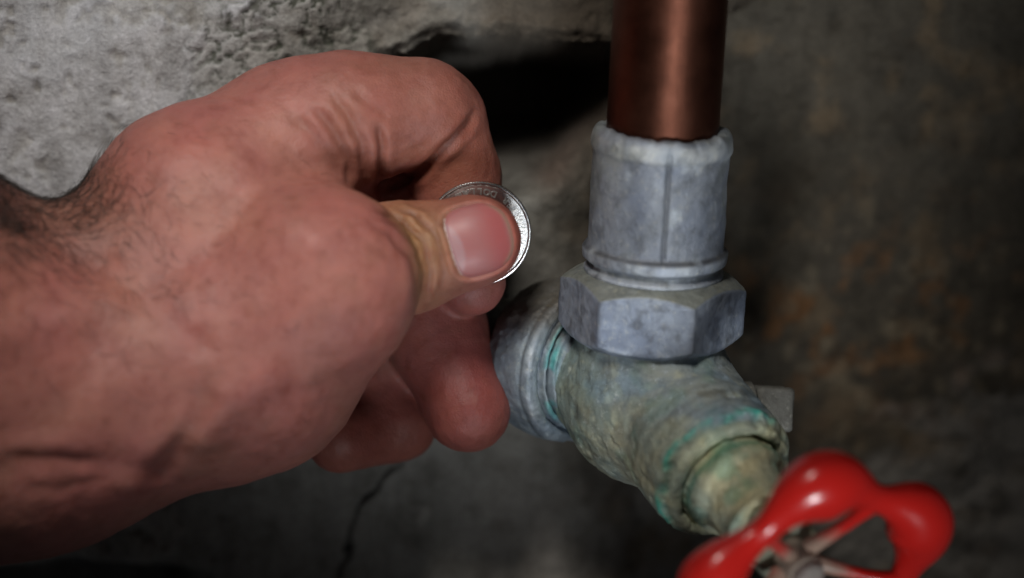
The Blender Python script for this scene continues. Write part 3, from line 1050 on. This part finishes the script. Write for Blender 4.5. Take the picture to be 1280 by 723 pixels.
    tintm(g(120, 440, 180, 120) * sst(-.1, .3, f2) * 0.3, (0.40, 0.17, 0.15))
    tintm(g(520, 130, 120, 100) * (1 - sst(9, 17, V[:, 2])) * 0.55, (0.33, 0.14, 0.095))  # index finger painted darker, in place of weaker light there
    frk = sst(0.28, 0.55, fbm(V + 300, 3.2, 3)) * 0.35
    tintm(frk, (0.34, 0.13, 0.09))
    C *= np.array([0.62, 0.54, 0.55])
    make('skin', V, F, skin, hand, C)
    # nail plate
    uu = np.linspace(-NL - 0.5, NL + 0.5, 46); vv = np.linspace(-NW - 0.5, NW + 0.5, 46)
    GU, GV = np.meshgrid(uu, vv)
    # squash the grid inside the outline
    GU = GU.ravel(); GV = GV.ravel()
    s_ = nail_shape(GU, GV)
    sq = np.maximum(np.abs(GU) / (NL + .5), np.abs(GV) / (NW + .5))
    f_ = sq / np.maximum(s_, 1e-6) * 1.04
    GU, GV = GU * f_, GV * f_
    s2 = nail_shape(GU, GV)
    zz = nail_w(GU, GV) - 0.35 * sst(0.93, 1.04, s2) * 1.0
    top = NO + GU[:, None] * tu + GV[:, None] * tv; top[:, 2] = zz
    bot = top.copy(); bot[:, 2] -= 0.55
    n = 46
    i = np.repeat(np.arange(n - 1), n - 1); j = np.tile(np.arange(n - 1), n - 1)
    q = np.stack([i * n + j, i * n + j + 1, (i + 1) * n + j + 1, (i + 1) * n + j], 1)
    ring = np.concatenate([np.arange(n), n * np.arange(1, n) + n - 1, n * n - 2 - np.arange(n - 1), n * (n - 2 - np.arange(n - 2))])
    r2 = np.roll(ring, -1)
    side = np.stack([ring + n * n, r2 + n * n, r2, ring], 1)
    VN = np.concatenate([top, bot]); FN = np.concatenate([q, q[:, ::-1] + n * n, side])
    a_u = np.tile(GU, 2); a_v = np.tile(GV, 2)
    CNl = np.tile(np.array([0.50, 0.19, 0.17]), (len(VN), 1))
    def tn(m, c): CNl[:] = CNl * (1 - m[:, None]) + np.asarray(c) * m[:, None]
    tn(sst(-1, 4.5, a_u) * (1 - sst(5.2, 6.6, a_u)) * 0.7, (0.56, 0.13, 0.12))
    lun = np.hypot((a_u + 8.2) / 4.2, (a_v + 0.8) / 6.8)
    tn((1 - sst(0.85, 1.05, lun)) * 0.65, (0.55, 0.36, 0.35))
    ed = nail_shape(a_u, a_v)
    tn(sst(0.86, 0.97, ed) * sst(2, 5, a_u) * 0.8, (0.50, 0.33, 0.22))
    CNl *= np.array([0.62, 0.60, 0.66])
    make('thumb_nail', VN, FN, nailm, hand, CNl)
    # shiny, dry skin edge (cuticle) along the base of the nail
    vv = np.linspace(-6.6, 6.4, 60)
    ue = []
    for x in vv:
        g_ = np.linspace(-9, 0, 400); s3 = nail_shape(g_, np.full(400, x)); ue.append(g_[np.argmax(s3 < 1.02)])
    ue = np.array(ue)
    P = NO + ue[:, None] * tu + vv[:, None] * tv
    P[:, 2] = nail_w(ue, vv) + 0.12
    r_ = 0.05 + 0.26 * np.array([random.random() ** 4 for _ in vv])
    V2, F2 = tube(P + rng.randn(len(P), 3) * 0.05, r_, 8)
    make('cuticle', V2, F2, cutm, hand, None)
    # hairs
    HV, HF = [], []
    cand = np.where((N[:, 2] > -0.25) & (px < 430) & (px > -60) & (py > 150) & (py < 560) & (V[:, 2] > -25))[0]
    wgt = (1.9 * np.exp(-((px[cand] - 60) / 85) ** 2 - ((py[cand] - 262) / 45) ** 2) +
           0.10 * np.exp(-((px[cand] - 130) / 130) ** 2 - ((py[cand] - 330) / 90) ** 2) +
           1.2 * np.exp(-((px[cand] + 10) / 40) ** 2 - ((py[cand] - 245) / 60) ** 2) + 0.004)
    pick = rng.choice(cand, 2100, replace=False, p=wgt / wgt.sum())
    base = 0
    t = np.linspace(0, 1, 6)
    for idx in pick:
        n_ = N[idx]; p = V[idx]
        g_ = np.array([0.55, -0.55, 0.1]) + 0.45 * rng.randn(3)
        if px[idx] < 150 and py[idx] < 300: g_ = np.array([0.5, 0.5, 0.1]) + 0.5 * rng.randn(3)
        g_ = unit(g_ - (g_ @ n_) * n_)
        L = 3.2 + 4 * rng.rand()
        if px[idx] > 190: L *= 0.6
        lift = 0.25 + 0.35 * rng.rand(); curl = 0.25 * rng.randn()
        b_ = np.cross(n_, g_)
        pts = p + (t * L)[:, None] * g_ + (lift * L * (t - 0.75 * t * t))[:, None] * n_ + (curl * L * t * t)[:, None] * b_
        V3, F3 = tube(pts, 0.045 * (1 - 0.8 * t) + 0.004, 3)
        HV.append(V3); HF.append(F3 + base); base += len(V3)
    h = make('arm_hair', np.concatenate(HV), np.concatenate(HF), hairm, hand, None)
    h['kind'] = 'stuff'


cutm, nt, bs = newmat('dry_cuticle')
bs.inputs['Base Color'].default_value = (0.62, 0.50, 0.46, 1)
bs.inputs['Roughness'].default_value = 0.15
bs.inputs['Coat Weight'].default_value = 0.5
build_hand()

for o in list(bpy.data.objects):
    if 'org' in o: del o['org']
